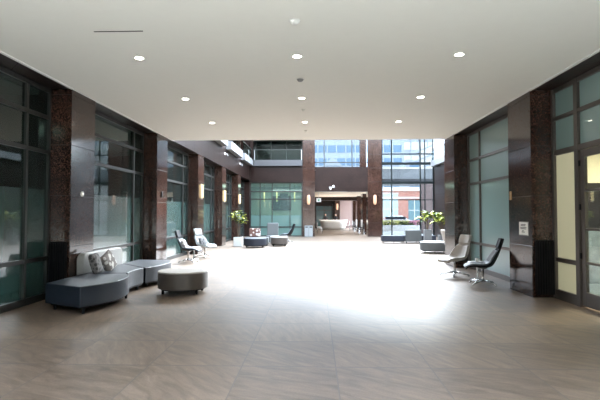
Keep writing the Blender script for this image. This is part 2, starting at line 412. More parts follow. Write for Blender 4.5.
# ---- left atrium upper storey
struct('wall_left_upper', boxes((-9.5, -6.3, 15, YB, 5.0, 7.5), (-6.3, XL, 15, YB, 7.5, 7.8)), M['granite_panel'], 'dark upper storey wall behind the left balconies', 'wall')
struct('wall_left_blank', boxes((-5.3, XL-.005, 15.0, 18.4, 5.0, 7.5)), M['granite_panel'], 'granite wall above the left windows next to the near ceiling', 'wall')
seg = [(19.38, 23.17, 'nearest'), (24.18, 27.98, 'middle'), (28.98, 32.7, 'farthest')]
for y0, y1, w in seg:
    t = thing('balcony', 'pale ledge and glass balustrade high on the left wall, the %s of three' % w, 'balcony', (XL, y0, 5.0), group='balconies on the left wall')
    obj('ledge', boxes((-.35, .28, 0, y1-y0, 0, .43)), M['ledge'], t, bevel=.01)
    obj('glass_panel', boxes((.14, .152, .03, y1-y0-.03, .43, 1.15)), M['glass_r'], t)
    obj('rail', boxes((.12, .17, .03, y1-y0-.03, 1.15, 1.19)), M['frame_l'], t)
# ---- back wall
BW = boxes((-9.5, -.88, YB, YB+.5, 3.87, 5.0), (-5.3, XL, YB, YB+.5, 0, 7.5), (-4.7, -4.45, YB, YB+.5, 5.0, 7.5), (-4.7, -.88, YB, YB+.5, 6.95, 7.5))
struct('pillar', boxes((-.88, 0, YB-.02, YB+.9, 0, 7.5)), M['granite'], 'tall granite column left of the passage, behind the litter bin', 'pillar', bevel=.006, seg=1)
struct('wall_back', BW, M['granite_panel'], 'granite back wall left of the passage, around window and balcony', 'wall')
t = thing('balcony', 'grey ledge with glass railing on the back wall above the window', 'balcony', (0, YB, 5.0))
obj('ledge', boxes((-4.34, -.9, -.25, .0, 0, .43), (-4.34, -.9, 0, .45, 0, .43)), M['concrete'], t, bevel=.01)
obj('glass_panel', boxes((-4.32, -.92, -.15, -.138, .43, 1.15)), M['glass_r'], t)
rb = boxes((-4.32, -.92, -.165, -.125, 1.15, 1.19))
obj('rail', rb, M['frame_l'], t)
for x in (-4.3, -.95): obj('post', boxes((x-.02, x+.02, -.17, -.12, .43, 1.15)), M['steel'], t)
wn[0] += 1
t = thing('window_%d' % wn[0], 'dark upstairs window behind the back balcony railing', 'window', kind='structure')
obj('window_pane', boxes((-4.45, -.88, YB+1.3, YB+1.32, 5.0, 7.0)), M['glass_d'], t)
bm = bmesh.new()
for x in (-4.4, -3.25, -2.1, -.95): box(bm, x-.03, x+.03, YB+1.25, YB+1.35, 5, 7)
obj('window_frame', bm, M['frame_l'], t)
struct('wall_back_upper', boxes((-9.5, -.0, YB+3.5, YB+3.7, 5.0, 7.5), (-9.5, 0, YB+.5, YB+3.5, 7.0, 7.1), (-9.5, 0, YB+.5, YB+3.5, 4.8, 5.0)), M['room'], 'dark upstairs room behind the back balcony', 'wall')
# back window below
wn[0] += 1
t = thing('window_%d' % wn[0], 'large greenish lounge window in the back wall, left of the passage', 'window', kind='structure')
bm = bmesh.new()
for x, w in ((-4.61, .08), (-3.92, .05), (-3.06, .05), (-1.78, .05), (-.92, .08)): box(bm, x-w/2, x+w/2, YB+.12, YB+.22, 0, 3.87)
for z in (.04, .68, 2.66, 3.2, 3.83): box(bm, -4.65, -.88, YB+.125, YB+.215, z-.035, z+.035)
obj('window_frame', bm, M['frame_l'], t)
obj('window_pane', boxes((-4.62, -.9, YB+.165, YB+.175, .08, 1.5)), simple('pale_green_film', (.07, .13, .115), .3, coat=.3), t)
obj('window_pane', boxes((-4.62, -.9, YB+.165, YB+.175, 1.5, 3.8)), M['glass_t'], t)
struct('wall_lounge', boxes((-9.4, -.3, YB+6, YB+6.2, 0, 3.87), (-.4, -.2, YB+.9, YB+6, 0, 3.87), (-9.4, -9.2, YB+.5, YB+6, 0, 3.87)), simple('lounge_wall', (.34, .38, .34), .8), 'grey green wall of the lounge behind the back window', 'wall')
struct('ceiling_lounge', boxes((-9.4, -.2, YB+.5, YB+6, 3.87, 3.95)), M['white'], 'ceiling of the lounge behind the back window', 'ceiling')
pt = tag(obj('wall_screen', boxes((-3.6, -2.0, YB+5.9, YB+5.99, 1.9, 3.1)), M['black'], bevel=.01), 'black screen on the lounge wall behind the back window', 'screen')
pn = thing('pendant_lamp', 'black boxy pendant lamp hanging inside the lounge behind the back window', 'lamp', (-2.35, YB+2.2, 3.87))
obj('cord', tube(bmesh.new(), [(0, 0, 0), (0, 0, -.7)], .01), M['black'], pn)
obj('lamp_shade', boxes((-.3, .3, -.3, .3, -1.6, -.7)), M['black'], pn, bevel=.02)
for i, x in enumerate((-4.0, -3.0, -1.6)):
    s = thing('hanging_light', ['warm strip light hanging left in the lounge behind the back window', 'warm strip light hanging mid lounge behind the back window', 'warm strip light hanging right of the pendant in the lounge'][i], 'lamp', (x, YB+3.5, 3.87), group='strip lights in the lounge')
    obj('cord', tube(bmesh.new(), [(0, 0, 0), (0, 0, -.5)], .008), M['black'], s)
    obj('lamp_shade', tube(bmesh.new(), [(0, 0, -.5), (0, 0, -1.3)], .05), M['sconce'], s, smooth=True)
la = bpy.data.lights.new('lounge_light', 'AREA'); la.energy = 50; la.size = 3; la.color = (1, .95, .85)
lo = bpy.data.objects.new('lounge_light', la); COL.objects.link(lo); lo.location = (-3, YB+3.4, 3.8)

# ---- passage
struct('pillar', boxes((3.73, 4.72, YB, YB+.95, 0, 7.5)), M['granite'], 'tall granite column between the passage and the curtain wall', 'pillar', bevel=.006, seg=1)
struct('beam', boxes((0, 3.73, YB+.05, YB+.85, 3.2, 4.94)), M['granite_panel'], 'granite header above the passage opening', 'beam')
struct('ceiling_passage', boxes((-.1, 4.7, YB+.85, 53.2, 3.2, 3.5)), M['warmceil'], 'warm lit ceiling of the passage beyond', 'ceiling')
struct('beam', boxes((0, 4.6, 43.6, 44.1, 2.86, 3.2)), M['granite_panel'], 'dark drop beam under the passage ceiling', 'beam')
struct('wall_passage_left', boxes((-.15, 0, YB+.9, 53.2, 0, 3.2)), M['granite_panel'], 'left wall of the passage beyond', 'wall')
for i, y in enumerate((36.6, 41.3, 46.0)):
    struct('pillar', boxes((3.73, 4.25 if i == 0 else 4.65, y, y+1.5, 0, 3.2 if i else 7.5)), M['granite'], ['tall dark pillar just behind the passage column', 'second dark pillar on the passage right side', 'third dark pillar on the passage right side near the desk'][i], 'pillar', bevel=.006, seg=1)
struct('wall_passage_end', boxes((-.2, .15, 53.0, 53.3, 0, 3.2), (.15, 2.2, 53.0, 53.3, 2.5, 3.2), (1.95, 2.2, 52.2, 53.3, 0, 2.75)), M['granite_panel'], 'dark end wall of the passage around a teal window', 'wall')
struct('wall_passage_end_right', boxes((2.75, 4.3, 52.6, 53.3, 0, 3.2)), M['pinkstone'], 'pinkish stone wall right of the reception desk', 'wall')
struct('pillar', boxes((2.2, 2.75, 51.6, 53.3, 0, 3.2)), M['granite'], 'dark pillar with a sconce behind the reception desk', 'pillar')
wn[0] += 1
t = thing('window_%d' % wn[0], 'teal window behind the reception desk at the passage end', 'window', kind='structure')
obj('window_pane', boxes((.15, 1.95, 53.1, 53.12, 0, 2.75)), simple('teal_end_glass', (.04, .09, .095), .2, coat=.3), t)
obj('window_frame', boxes((.15, 1.95, 53.05, 53.1, 2.0, 2.06), (1.02, 1.08, 53.05, 53.1, 0, 2.75)), M['frame_l'], t)
ll = bpy.data.lights.new('passage_light', 'AREA'); ll.energy = 260; ll.shape = 'RECTANGLE'; ll.size = 2.4; ll.size_y = 12; ll.color = (1, .95, .88)
lp = bpy.data.objects.new('passage_light', ll); COL.objects.link(lp); lp.location = (1.6, 44, .9); lp.rotation_euler = (PI, 0, 0)
ll.energy = 60

struct('pillar', boxes((3.2, 3.64, YB+.1, YB+.8, 4.94, 7.5)), M['granite'], 'slim dark pier at the right side of the high window above the header', 'pillar')
# opening above the header: glazing bars
wn[0] += 1
t = thing('window_%d' % wn[0], 'high bright window above the passage header showing a pale blue tower', 'window', kind='structure')
bm = bmesh.new()
for x in (.66, 2.66): box(bm, x-.035, x+.035, YB+.4, YB+.5, 4.94, 7.5)
for z in (5.3, 7.45): box(bm, 0, 3.73, YB+.41, YB+.49, z-.03, z+.03)
obj('window_frame', bm, M['frame_l'], t)
obj('window_pane', boxes((0, 3.2, YB+.44, YB+.45, 4.94, 7.5)), M['glass_dim'], t)

# ---- curtain wall to the right of the column
wn[0] += 1
t = thing('window_%d' % wn[0], 'tall glass curtain wall facing the street at the back right', 'window', kind='structure')
bm = bmesh.new()
for x, w in ((4.75, .06), (5.44, .07), (7.46, .07), (7.78, .05), (8.38, .08)): box(bm, x-w/2, x+w/2, YB+.1, YB+.24, 0, 7.5)
for z, h in ((.05, .1), (2.60, .06), (3.82, .16), (5.18, .18), (5.86, .07), (7.45, .1)): box(bm, 4.72, 8.42, YB+.11, YB+.23, z-h/2, z+h/2)
obj('window_frame', bm, simple('dark_green_frame', (.006, .009, .009), .6, spec=.15), t)
obj('window_pane', boxes((4.72, 8.42, YB+.165, YB+.175, .1, 7.5)), M['glass_dim'], t)
# right wall of the atrium
struct('wall_right_atrium', boxes((XE, 9.5, 15.15, YB+.5, 0, 5.0), (XE+.9, 9.5, 15.15, YB+.5, 5.0, 7.5)), M['granite_panel'], 'granite right wall of the atrium beside the curtain wall', 'wall')
t = thing('balcony', 'pale ledge on the far right atrium wall beside the curtain wall', 'balcony', (XE, 24, 4.9))
obj('ledge', boxes((-.3, .3, 0, 8.8, 0, .4)), M['ledge'], t, bevel=.01)
obj('glass_panel', boxes((-.2, -.188, 0, 8.8, .4, 1.1)), M['glass_r'], t)
obj('rail', boxes((-.22, -.17, 0, 8.8, 1.1, 1.14)), M['frame_l'], t)

# ------------------------------------------------------------------ fixtures
def downlight_root(loc, label):
    t = thing('ceiling_downlight', label, 'ceiling light', loc, group='recessed ceiling downlights')
    bm = bmesh.new(); lathe(bm, [(.062, -.006), (.072, -.009), (.08, -.004), (.082, .0), (.062, 0), (.062, -.006)], 28); obj('trim_ring', bm, M['offwhite'], t, smooth=True)
    bm = bmesh.new(); lathe(bm, [(0, -.004), (.062, -.004), (.062, 0)], 28); obj('lens', bm, M['lamp'], t)
    return t
spots = []
for cx, cn in ((-2.7, 'left'), (-.27, 'middle'), (2.17, 'right')):
    for yy, rn in ((7.0, 'nearest'), (9.55, 'second'), (12.08, 'third')): spots.append((cx, yy, 'recessed round downlight in the %s ceiling row, %s to the camera' % (cn, rn)))
    spots.append((cx, 14.35, 'recessed round downlight in the %s ceiling row, by the ceiling end' % cn)) if False else None
dl = downlight_root((spots[0][0], spots[0][1], 4.0), spots[0][2])
for x, y, l in spots[1:]: dup(dl, (x, y, 4.0), 0, l)
def detector(name, x, y, mat, label, r=.06):
    t = thing(name, label, 'detector', (x, y, 4.0))
    bm = bmesh.new(); lathe(bm, [(0, -.045), (r*.6, -.042), (r*.85, -.025), (r, -.012), (r, 0), (0, 0)], 24); obj('cover', bm, mat, t, smooth=True)
    bm = bmesh.new(); lathe(bm, [(r, -.006), (r*1.25, -.004), (r*1.25, 0), (r, 0)], 24); obj('base_ring', bm, M['offwhite'], t)
detector('smoke_detector', -.25, 5.71, M['offwhite'], 'small white round detector on the ceiling nearest the top centre')
detector('smoke_detector', -.26, 8.2, M['grey'], 'dark grey dome detector on the ceiling between the first two middle downlights')
detector('sprinkler', -.27, 10.6, M['offwhite'], 'tiny white sprinkler cap on the ceiling centre line', .035)
detector('sprinkler', -.27, 13.3, M['offwhite'], 'tiny white sprinkler cap near the far ceiling end', .035)
ap = thing('access_panel', 'flush square access panel in the ceiling, upper left', 'access panel', (-2.58, 5.64, 4.0))
obj('panel', boxes((-.31, .31, -.32, .31, -.0008, .0)), M['ceiling'], ap)
obj('gap', boxes((-.325, .325, .312, .328, -.005, 0)), M['black'], ap)

def sconce(loc, rz, label, group):
    t = thing('wall_sconce', label, 'wall lamp', loc, rz, group)
    bm = bmesh.new(); pts = [(.085*math.cos(a), .085*math.sin(a)) for a in [(-PI/2 + PI*k/12) for k in range(13)]]
    prism(bm, pts, -.27, .27); obj('lamp_shade', bm, M['sconce'], t, smooth=False)
    obj('back_plate', boxes((-.002, .006, -.10, .10, -.30, .30)), M['steel'], t)
    obj('bracket', boxes((0, .05, -.03, .03, -.33, -.27)), M['steel'], t)
    return t
s0 = sconce((XL, 18.88, 2.53), 0, 'tall warm lit sconce on the left wall, nearest of three', 'sconces on the left pillars')
dup(s0, (XL, 23.7, 2.53), 0, 'tall warm lit sconce on the left wall, middle of three')
dup(s0, (XL, 28.5, 2.53), 0, 'tall warm lit sconce on the left wall, farthest of three')
def oval(loc, label, group):
    t = thing('wall_sconce', label, 'wall lamp', loc, 0, group)
    bm = bmesh.new(); n = 24
    prof = [(0, -.36), (.07, -.33), (.11, -.24), (.12, -.1), (.12, .1), (.11, .24), (.07, .33), (0, .36)]
    lathe(bm, prof, n); obj('lamp_shade', bm, simple('amber_oval_shade', (.4, .22, .14), .5, emit=(1., .6, .34), es=.12), t, smooth=True)
    obj('back_plate', boxes((-.05, .05, 0.08, .14, -.2, .2)), M['steel'], t)
    return t
o1 = oval((-.45, YB-.16, 2.6), 'oval amber sconce on the column above the bin', 'oval sconces on the back columns')
dup(o1, (4.22, YB-.14, 2.6), 0, 'oval amber sconce on the column right of the passage')
dup(o1, (2.45, 51.46, 2.4), 0, 'small amber sconce on the pillar behind the reception desk')
def spot(loc, rz, label):
    t = thing('spotlight', label, 'spotlight', loc, rz)
    obj('mount', boxes((-.03, .06, -.05, .05, -.06, .06)), M['white'], t, bevel=.005)
    obj('arm', tube(bmesh.new(), [(.05, 0, 0), (.12, 0, -.02)], .012), M['white'], t)
    bm = bmesh.new(); tube(bm, [(.12, -.01, .02), (.14, .01, -.06), (.16, .03, -.13)], [.03, .035, .045], 14); obj('lamp_head', bm, M['grey'], t)
    return t
sp = spot((XL, 23.68, 4.7), 0, 'small white spotlight under the left ledges, nearer one')
dup(sp, (XL, 28.47, 4.7), 0, 'small white spotlight under the left ledges, farther one')
dup(sp, (0.0, YB+.1, 4.75), 0, 'small white spotlight at the column edge above the passage')
ts = thing('track_spotlight', 'twin white globe spotlights on the header above the passage', 'spotlight', (1.2, YB+.05, 3.5))
obj('mount', boxes((-.2, .2, -.06, 0, -.04, .04)), M['steel'], ts)
for s, z in ((-.1, -.12), (.1, .08)):
    h = obj('lamp_head', lathe(bmesh.new(), [(0, z-.065), (.045, z-.045), (.065, z), (.045, z+.045), (0, z+.065)], 20, (s, -.15)), M['lens'], ts, smooth=True)
# exit-like sign
es = thing('hanging_sign', 'small white sign with green square hanging in the passage mouth', 'sign', (.27, YB+1.2, 3.2))
obj('rod', tube(bmesh.new(), [(0, 0, 0), (0, 0, -.45)], .012), M['steel'], es)
obj('sign_box', boxes((-.17, .17, -.04, .04, -.72, -.43)), M['lens'] if False else M['white'], es, bevel=.01)
obj('mark', boxes((-.06, .06, -.048, -.041, -.64, -.52)), M['green'], es)

# ribbed grilles at the pillar feet
def grille(name, x0, x1, yf, z1, label):
    t = thing(name, label, 'grille', ((x0+x1)/2, yf, 0))
    w = (x1-x0)/2
    obj('housing', boxes((-w, w, -.05, 0, .06, z1)), M['black'], t, bevel=.004)
    bm = bmesh.new(); n = 7
    for i in range(n):
        x = -w + (i+.5)*2*w/n; box(bm, x-.014, x+.014, -.075, -.05, .08, z1-.03)
    obj('ribs', bm, M['black'], t)
grille('vent_grille', -5.02, -4.70, LP[2], 1.08, 'black ribbed grille at the foot of the near left pillar')
grille('vent_grille', 4.22, 4.56, RP[2], 1.10, 'black ribbed grille at the foot of the right pillar beside the door')

# paper sign on the right pillar
ps = thing('paper_sign', 'white paper notice with grey text lines on the right pillar', 'sign', (XR, 9.44, 1.31))
obj('holder', boxes((-.008, 0, -.205, .205, -.14, .14)), simple('clear_holder', (.3, .27, .25), .2), ps)
obj('sheet', boxes((-.011, -.008, -.19, .19, -.125, .125)), M['paper'], ps)
bm = bmesh.new()
for k, (z, ws) in enumerate(((.08, (.06, -.06)), (.055, (.065, -.05)), (.02, (.075, -.075)), (-.005, (.07, -.07)), (-.045, (.03, -.01)), (-.07, (.045, -.035)))):
    y = ws[1]
    box(bm, -.013, -.011, ws[1]*1.8, ws[0]*1.8, z-.007, z+.007)
    obj('text_line', bm, M['ink'], ps); bm = bmesh.new()
bm.free()
fa = thing('cross_fitting', 'small white cross shaped fitting on the near left pillar', 'fixture', (XL, 9.12, 2.0))  # pale cross shape with a raised centre
obj('base', boxes((0, .02, -.05, .05, -.03, .03), (0, .02, -.03, .03, -.05, .05)), M['offwhite'], fa, bevel=.004)
obj('lens', boxes((.02, .035, -.02, .02, -.02, .02)), M['lens'], fa, bevel=.004)
kr = thing('card_reader', 'small black card reader on the second left pillar', 'card reader', (XL, 13.95, 2.2))
obj('body', boxes((0, .03, -.05, .05, -.09, .09)), M['black'], kr, bevel=.006)
obj('indicator', boxes((.03, .033, -.012, .012, .04, .055)), M['grey'], kr)
br = tag(obj('sconce_glint', boxes((XR-.012, XR, 10.0, 10.08, 1.9, 2.08)), simple('orange_glint', (.5, .28, .12), .35, .6), bevel=.003), 'orange sconce reflection painted on the edge of the right pillar', 'glint')  # small orange slab standing in for a sconce's reflection

# ------------------------------------------------------------------ furniture
def smooth_poly(ctrl, n=6, corner=()):
    """closed Catmull-Rom through ctrl, sharp at the indices in corner"""
    out = []; L = len(ctrl)
    for i in range(L):
        p1, p2 = Vector(ctrl[i]), Vector(ctrl[(i+1) % L])
        p0 = Vector(ctrl[i-1]) if i not in corner else p1*2 - p2
        p3 = Vector(ctrl[(i+2) % L]) if (i+1) % L not in corner else p2*2 - p1
        if i in corner and (i+1) % L in corner: out.append(tuple(p1)); continue
        for k in range(n):
            t = k/n
            q = .5*((2*p1) + (p2-p0)*t + (2*p0-5*p1+4*p2-p3)*t*t + (3*p1-p0-3*p2+p3)*t**3)
            out.append(tuple(q))
    return out

def bench(name, label, cat, ctrl, corner, mat, legs, h=.45, z0=.12, group=None, topmat=None, legmat=None):
    cx = sum(p[0] for p in ctrl)/len(ctrl); cy = sum(p[1] for p in ctrl)/len(ctrl)
    t = thing(name, label, cat, (cx, cy, 0), group=group)
    poly = [(x-cx, y-cy) for x, y in smooth_poly(ctrl, 6, corner)]
    obj('seat', prism(bmesh.new(), poly, z0, h-.03 if topmat else h), mat, t, bevel=.018, seg=3)
    if topmat: obj('seat_top', prism(bmesh.new(), [(x*.995, y*.995) for x, y in poly], h-.03, h), topmat, t, bevel=.012, seg=3)
    obj('base', prism(bmesh.new(), [(x*.9, y*.9) for x, y in poly], z0-.03, z0), M['black'], t)
    for x, y in legs:
        obj('leg', lathe(bmesh.new(), [(0, 0), (.022, 0), (.028, z0-.03), (0, z0-.03)], 14, (x-cx, y-cy)), legmat or M['black'], t, smooth=False)
    return t, cx, cy

u1 = bench('ottoman_bench', 'slate blue upholstered bench with curved front, nearest on the left', 'bench',
      [(-4.48, 7.62), (-3.70, 7.25), (-3.50, 7.65), (-3.41, 8.1), (-3.47, 8.6), (-3.67, 8.98), (-4.48, 8.90)], (0, 1, 5, 6), M['navy'],
      [(-4.36, 7.72), (-3.72, 7.4), (-3.58, 8.75), (-4.38, 8.75)])
u2, cx, cy = bench('sofa', 'pale backed sofa section with two cushions against the left pillar', 'sofa',
      [(-4.48, 8.94), (-3.66, 9.02), (-3.71, 9.25), (-3.72, 9.5), (-3.66, 9.86), (-4.48, 10.72)], (0, 1, 4, 5), M['navy'],
      [(-3.78, 9.14), (-3.76, 9.75), (-4.4, 9.1), (-4.4, 10.5)])
def backrest(parent, cx, cy, x, y0, y1, z0, z1, th, mat, r=.16):
    """upright panel in the YZ plane with rounded top corners"""
    pts = [(y0, z0), (y1, z0)] + [(y1-r+r*math.cos(a), z1-r+r*math.sin(a)) for a in [PI/2*k/8 for k in range(9)]] + [(y0+r+r*math.cos(a), z1-r+r*math.sin(a)) for a in [PI/2+PI/2*k/8 for k in range(9)]]
    bm = bmesh.new()
    a = [bm.verts.new((x-cx, y-cy, z)) for y, z in pts]; b = [bm.verts.new((x+th-cx, y-cy, z)) for y, z in pts]
    n = len(pts); bm.faces.new(a[::-1]); bm.faces.new(b)
    for i in range(n): bm.faces.new((a[i], a[(i+1) % n], b[(i+1) % n], b[i]))
    return obj('backrest', bm, mat, parent, bevel=.03, seg=4)
backrest(u2, cx, cy, -4.72+.075, 8.93, 10.78, .1, .83, .155, M['lightgrey'])
u3 = bench('ottoman_bench', 'slate blue curved bench beyond the sofa on the left', 'bench',
      [(-4.48, 10.76), (-3.64, 9.9), (-3.52, 10.25), (-3.45, 10.7), (-3.47, 11.15), (-3.64, 11.6), (-4.48, 11.65)], (0, 1, 5, 6), M['navy'],
      [(-3.72, 10.2), (-3.6, 11.4), (-4.36, 11.5), (-4.36, 10.9)])

def cushion(name, loc, rot, size, mat, label, group=None):
    bm = bmesh.new(); n = 10; w, h, th = size
    grid = {}
    for s in (-1, 1):
        for i in range(n+1):
            for j in range(n+1):
                u = 2*i/n-1; v = 2*j/n-1
                e = (1-u**4)*(1-v**4); pin = 1-.07*(1-abs(u))*0 - .08*(abs(u)**4)*(1-abs(v)) * 0
                k = (1-.06*(1-v*v)*(abs(u)**6)), (1-.06*(1-u*u)*(abs(v)**6))
                if e < 1e-6 and s == 1: grid[(s, i, j)] = grid[(-1, i, j)]; continue
                grid[(s, i, j)] = bm.verts.new((s*th/2*math.sqrt(max(0, e)), u*w/2*k[0], v*h/2*k[1]))
        for i in range(n):
            for j in range(n):
                q = [grid[(s, i, j)], grid[(s, i+1, j)], grid[(s, i+1, j+1)], grid[(s, i, j+1)]]
                if len(set(q)) == 4: bm.faces.new(q)
    o = obj(name, bm, mat, smooth=True)
    o.location = loc; o.rotation_euler = rot
    return tag(o, label, 'cushion', group)
cushion('cushion', (-4.30, 9.02, .63), (0, -.28, .15), (.42, .42, .15), M['pat_grey'], 'dark grey patterned cushion leaning on the left sofa back', 'cushions on the sofa')
cushion('cushion', (-4.24, 9.45, .62), (.35, -.32, -.1), (.44, .40, .15), M['pat_white'], 'white patterned cushion tilted on the left sofa', 'cushions on the sofa')

# round ottoman
def round_ottoman(name, label, loc, rx, ry, mat, top, h=.44, rz=0, z0=.11):
    t = thing(name, label, 'ottoman', loc, rz)
    def ell(k): return [(rx*k*math.cos(2*PI*i/48), ry*k*math.sin(2*PI*i/48)) for i in range(48)]
    obj('seat', prism(bmesh.new(), ell(1), z0, h-.03), mat, t, bevel=.012)
    obj('seat_top', prism(bmesh.new(), ell(.995), h-.03, h), top, t, bevel=.012)
    obj('base', prism(bmesh.new(), ell(.88), z0-.03, z0), M['black'], t)
    for a in (.6, 2.54, 3.74, 5.68):
        x, y = rx*.82*math.cos(a), ry*.82*math.sin(a)
        obj('leg', lathe(bmesh.new(), [(0, 0), (.024, 0), (.028, z0-.03), (0, z0-.03)], 14, (x, y)), M['black'], t)
    return t
round_ottoman('round_ottoman', 'round taupe ottoman with pale top on the left floor', (-2.70, 9.48, 0), .50, .50, M['taupe'], M['taupe_top'], .45)

# lounge chairs
def chair_shell_bm(off=0., t0=0., t1=1., inset=0.):
    # side profile (x forward, z up) with half width and side lift
    P = [(.37, .355, .20, .0), (.34, .40, .27, .01), (.22, .415, .31, .035), (.05, .395, .325, .06), (-.10, .40, .325, .085), (-.20, .45, .315, .10),
         (-.265, .55, .30, .10), (-.315, .66, .275, .085), (-.355, .76, .225, .06), (-.375, .82, .185, .045), (-.395, .88, .195, .04), (-.425, .98, .195, .035), (-.445, 1.05, .17, .03)]
    bm = bmesh.new(); n = 28; m = 12; rows = []
    for i in range(n+1):
        t = (t0 + (t1-t0)*i/n)*(len(P)-1); k = min(int(t), len(P)-2); f = t-k
        def cr(c):
            a, b, cc, d = P[max(k-1, 0)][c], P[k][c], P[k+1][c], P[min(k+2, len(P)-1)][c]
            return .5*(2*b + (cc-a)*f + (2*a-5*b+4*cc-d)*f*f + (3*b-a-3*cc+d)*f**3)
        def dr(c): 
            return P[k+1][c]-P[k][c]
        x, z, w, l = cr(0), cr(1), cr(2), cr(3)
        tx, tz = dr(0), dr(1); L = math.hypot(tx, tz); nx, nz = -tz/L, tx/L
        if nx < 0 and nz < 0 or (abs(nx) < .3 and nz < 0) : nx, nz = -nx, -nz
        if nz < 0: nx, nz = -nx, -nz
        if nx < 0: nx = abs(nx)
        w = w - inset
        rows.append([bm.verts.new((x + nx*(l*(s*s) + off), w*s, z + nz*(l*(s*s) + off))) for s in [-1 + 2*j/m for j in range(m+1)]])
    for a, b in zip(rows, rows[1:]):
        for j in range(m): bm.faces.new((a[j], a[j+1], b[j+1], b[j]))
    return bm
def lounge_chair(label, shell, pad, head, loc, rz, group='lounge chairs'):
    t = thing('lounge_chair', label, 'chair', loc, rz, group)
    o = obj('shell', chair_shell_bm(), shell, t, solid=.03, sub=1)
    obj('seat_pad', chair_shell_bm(.03, .04, .66, .03), pad, t, solid=.03, sub=1)
    obj('headrest', chair_shell_bm(.032, .74, .98, .005), head, t, solid=.045, sub=1)
    obj('pedestal', lathe(bmesh.new(), [(0, .39), (.10, .385), (.10, .37), (.032, .35), (.026, .10), (.045, .06), (0, .06)], 20), M['metal'], t, smooth=True)
    for a in (PI/4, 3*PI/4, 5*PI/4, 7*PI/4):
        bm = bmesh.new(); c, s = math.cos(a), math.sin(a)
        tube(bm, [(.02*c, .02*s, .10), (.18*c, .18*s, .07), (.36*c, .36*s, .03)], [.024, .019, .013]); 
        tube(bm, [(.35*c, .35*s, .0), (.35*c, .35*s, .025)], .02, 12)
        obj('leg', bm, M['metal'], t, smooth=True)
    return t
def ang(fx, fy): return math.atan2(fy, fx)
lc_black = lounge_chair('black shell lounge chair with grey seat on the right, nearest the pillar', M['blackfab'], M['pad'], M['blackfab'], (3.80, 10.72, 0), ang(-.97, .22))
lc_beige = lounge_chair('beige high back lounge chair on the right, beside the black one', M['beige'], M['beige'], M['beige'], (3.62, 12.25, 0), ang(-.90, -.42))
dup(lc_black, (-4.20, 15.35, 0), ang(.97, -.05), 'black lounge chair with patterned cushion by the left window')
lcg = lounge_chair('pale grey lounge chair on the left, beyond the black one', M['lightgrey'], M['lightgrey'], M['lightgrey'], (-4.08, 17.15, 0), ang(.85, -.5))
dup(lc_beige, (4.86, 16.5, 0), ang(.9, .35), 'beige chair back just peeking out behind the far right pillar')
t3, cx, cy = bench('armchair', 'grey high backed armchair facing the camera in front of the back window', 'chair', [(-2.62, 24.8), (-1.98, 24.8), (-1.98, 25.4), (-2.62, 25.4)], (0, 1, 2, 3), M['midgrey'], [(-2.55, 24.9), (-2.05, 24.9), (-2.55, 25.3), (-2.05, 25.3)], .44)
ob = obj('backrest', boxes((-.32, .30, -.05, .05, 0, .72)), M['midgrey'], t3, bevel=.04); ob.location = (0, .26, .40); ob.rotation_euler = (-.18, 0, 0)
dup(lc_black, (-1.55, 26.2, 0), ang(-1, .2), 'black lounge chair in profile in front of the back window')
cushion('cushion', (-4.33, 15.33, .58), (0, -.35, 0), (.38, .34, .12), M['pat_white'], 'patterned cushion on the black left lounge chair', 'cushions on the left lounge chairs')
cushion('cushion', (-4.17, 17.18, .58), (0, -.35, -.5), (.38, .30, .12), M['pat_grey'], 'patterned cushion on the pale grey left lounge chair', 'cushions on the left lounge chairs')
def side_table(loc, label):
    t = thing('side_table', label, 'table', loc, group='small side tables between lounge chairs')
    obj('tabletop', lathe(bmesh.new(), [(0, .42), (.22, .42), (.225, .43), (.22, .44), (0, .44)], 32), M['white'], t)
    obj('pedestal', lathe(bmesh.new(), [(0, .42), (.03, .42), (.022, .38), (.022, .05), (.03, .02), (0, .02)], 16), M['metal'], t, smooth=True)
    obj('base', lathe(bmesh.new(), [(0, 0), (.17, 0), (.17, .01), (.03, .022), (0, .022)], 28), M['metal'], t, smooth=True)
    return t
st = side_table((3.95, 11.5, 0), 'small round side table between the two right lounge chairs')
dup(st, (-4.25, 16.25, 0), 0, 'small round side table between the two left lounge chairs')
bk = thing('mug', 'small white mug on the right side table', 'mug', (3.92, 11.45, .44))
obj('cup', lathe(bmesh.new(), [(0, 0), (.035, 0), (.04, .09), (.034, .09), (.03, .01), (0, .01)], 20), M['paper'], bk, smooth=True)
obj('handle', tube(bmesh.new(), [(.036, 0, .07), (.06, 0, .06), (.06, 0, .03), (.036, 0, .02)], .006, 8), M['paper'], bk)

# far left group
round_ottoman('round_ottoman', 'round dark navy ottoman beside the planter on the far left', (-2.88, 22.3, 0), .55, .5, M['navy_d'], M['navy'])
round_ottoman('oblong_ottoman', 'brown oblong ottoman on legs on the far left', (-1.78, 23.2, 0), .43, .34, M['taupe'], M['taupe'], .44)
t, cx, cy = bench('sofa', 'low sofa with white and brown patterned back on the far left', 'sofa',
      [(-3.5, 23.2), (-2.35, 23.2), (-2.35, 23.9), (-3.5, 23.9)], (0, 1, 2, 3), M['midgrey'], [(-3.4, 23.3), (-2.45, 23.3), (-3.4, 23.8), (-2.45, 23.8)], .43)
bm = boxes((-3.38-cx, -2.8-cx, 23.75-cy, 23.9-cy, .43, .86)); obj('backrest', bm, M['pat_brown'], t, bevel=.04)
t2, cx, cy = bench('bench', 'pale grey bench between the far left sofa and ottoman', 'bench',
      [(-2.3, 23.75), (-1.45, 23.75), (-1.45, 24.25), (-2.3, 24.25)], (0, 1, 2, 3), M['lightgrey'], [(-2.2, 23.85), (-1.55, 23.85), (-2.2, 24.15), (-1.55, 24.15)], .46)

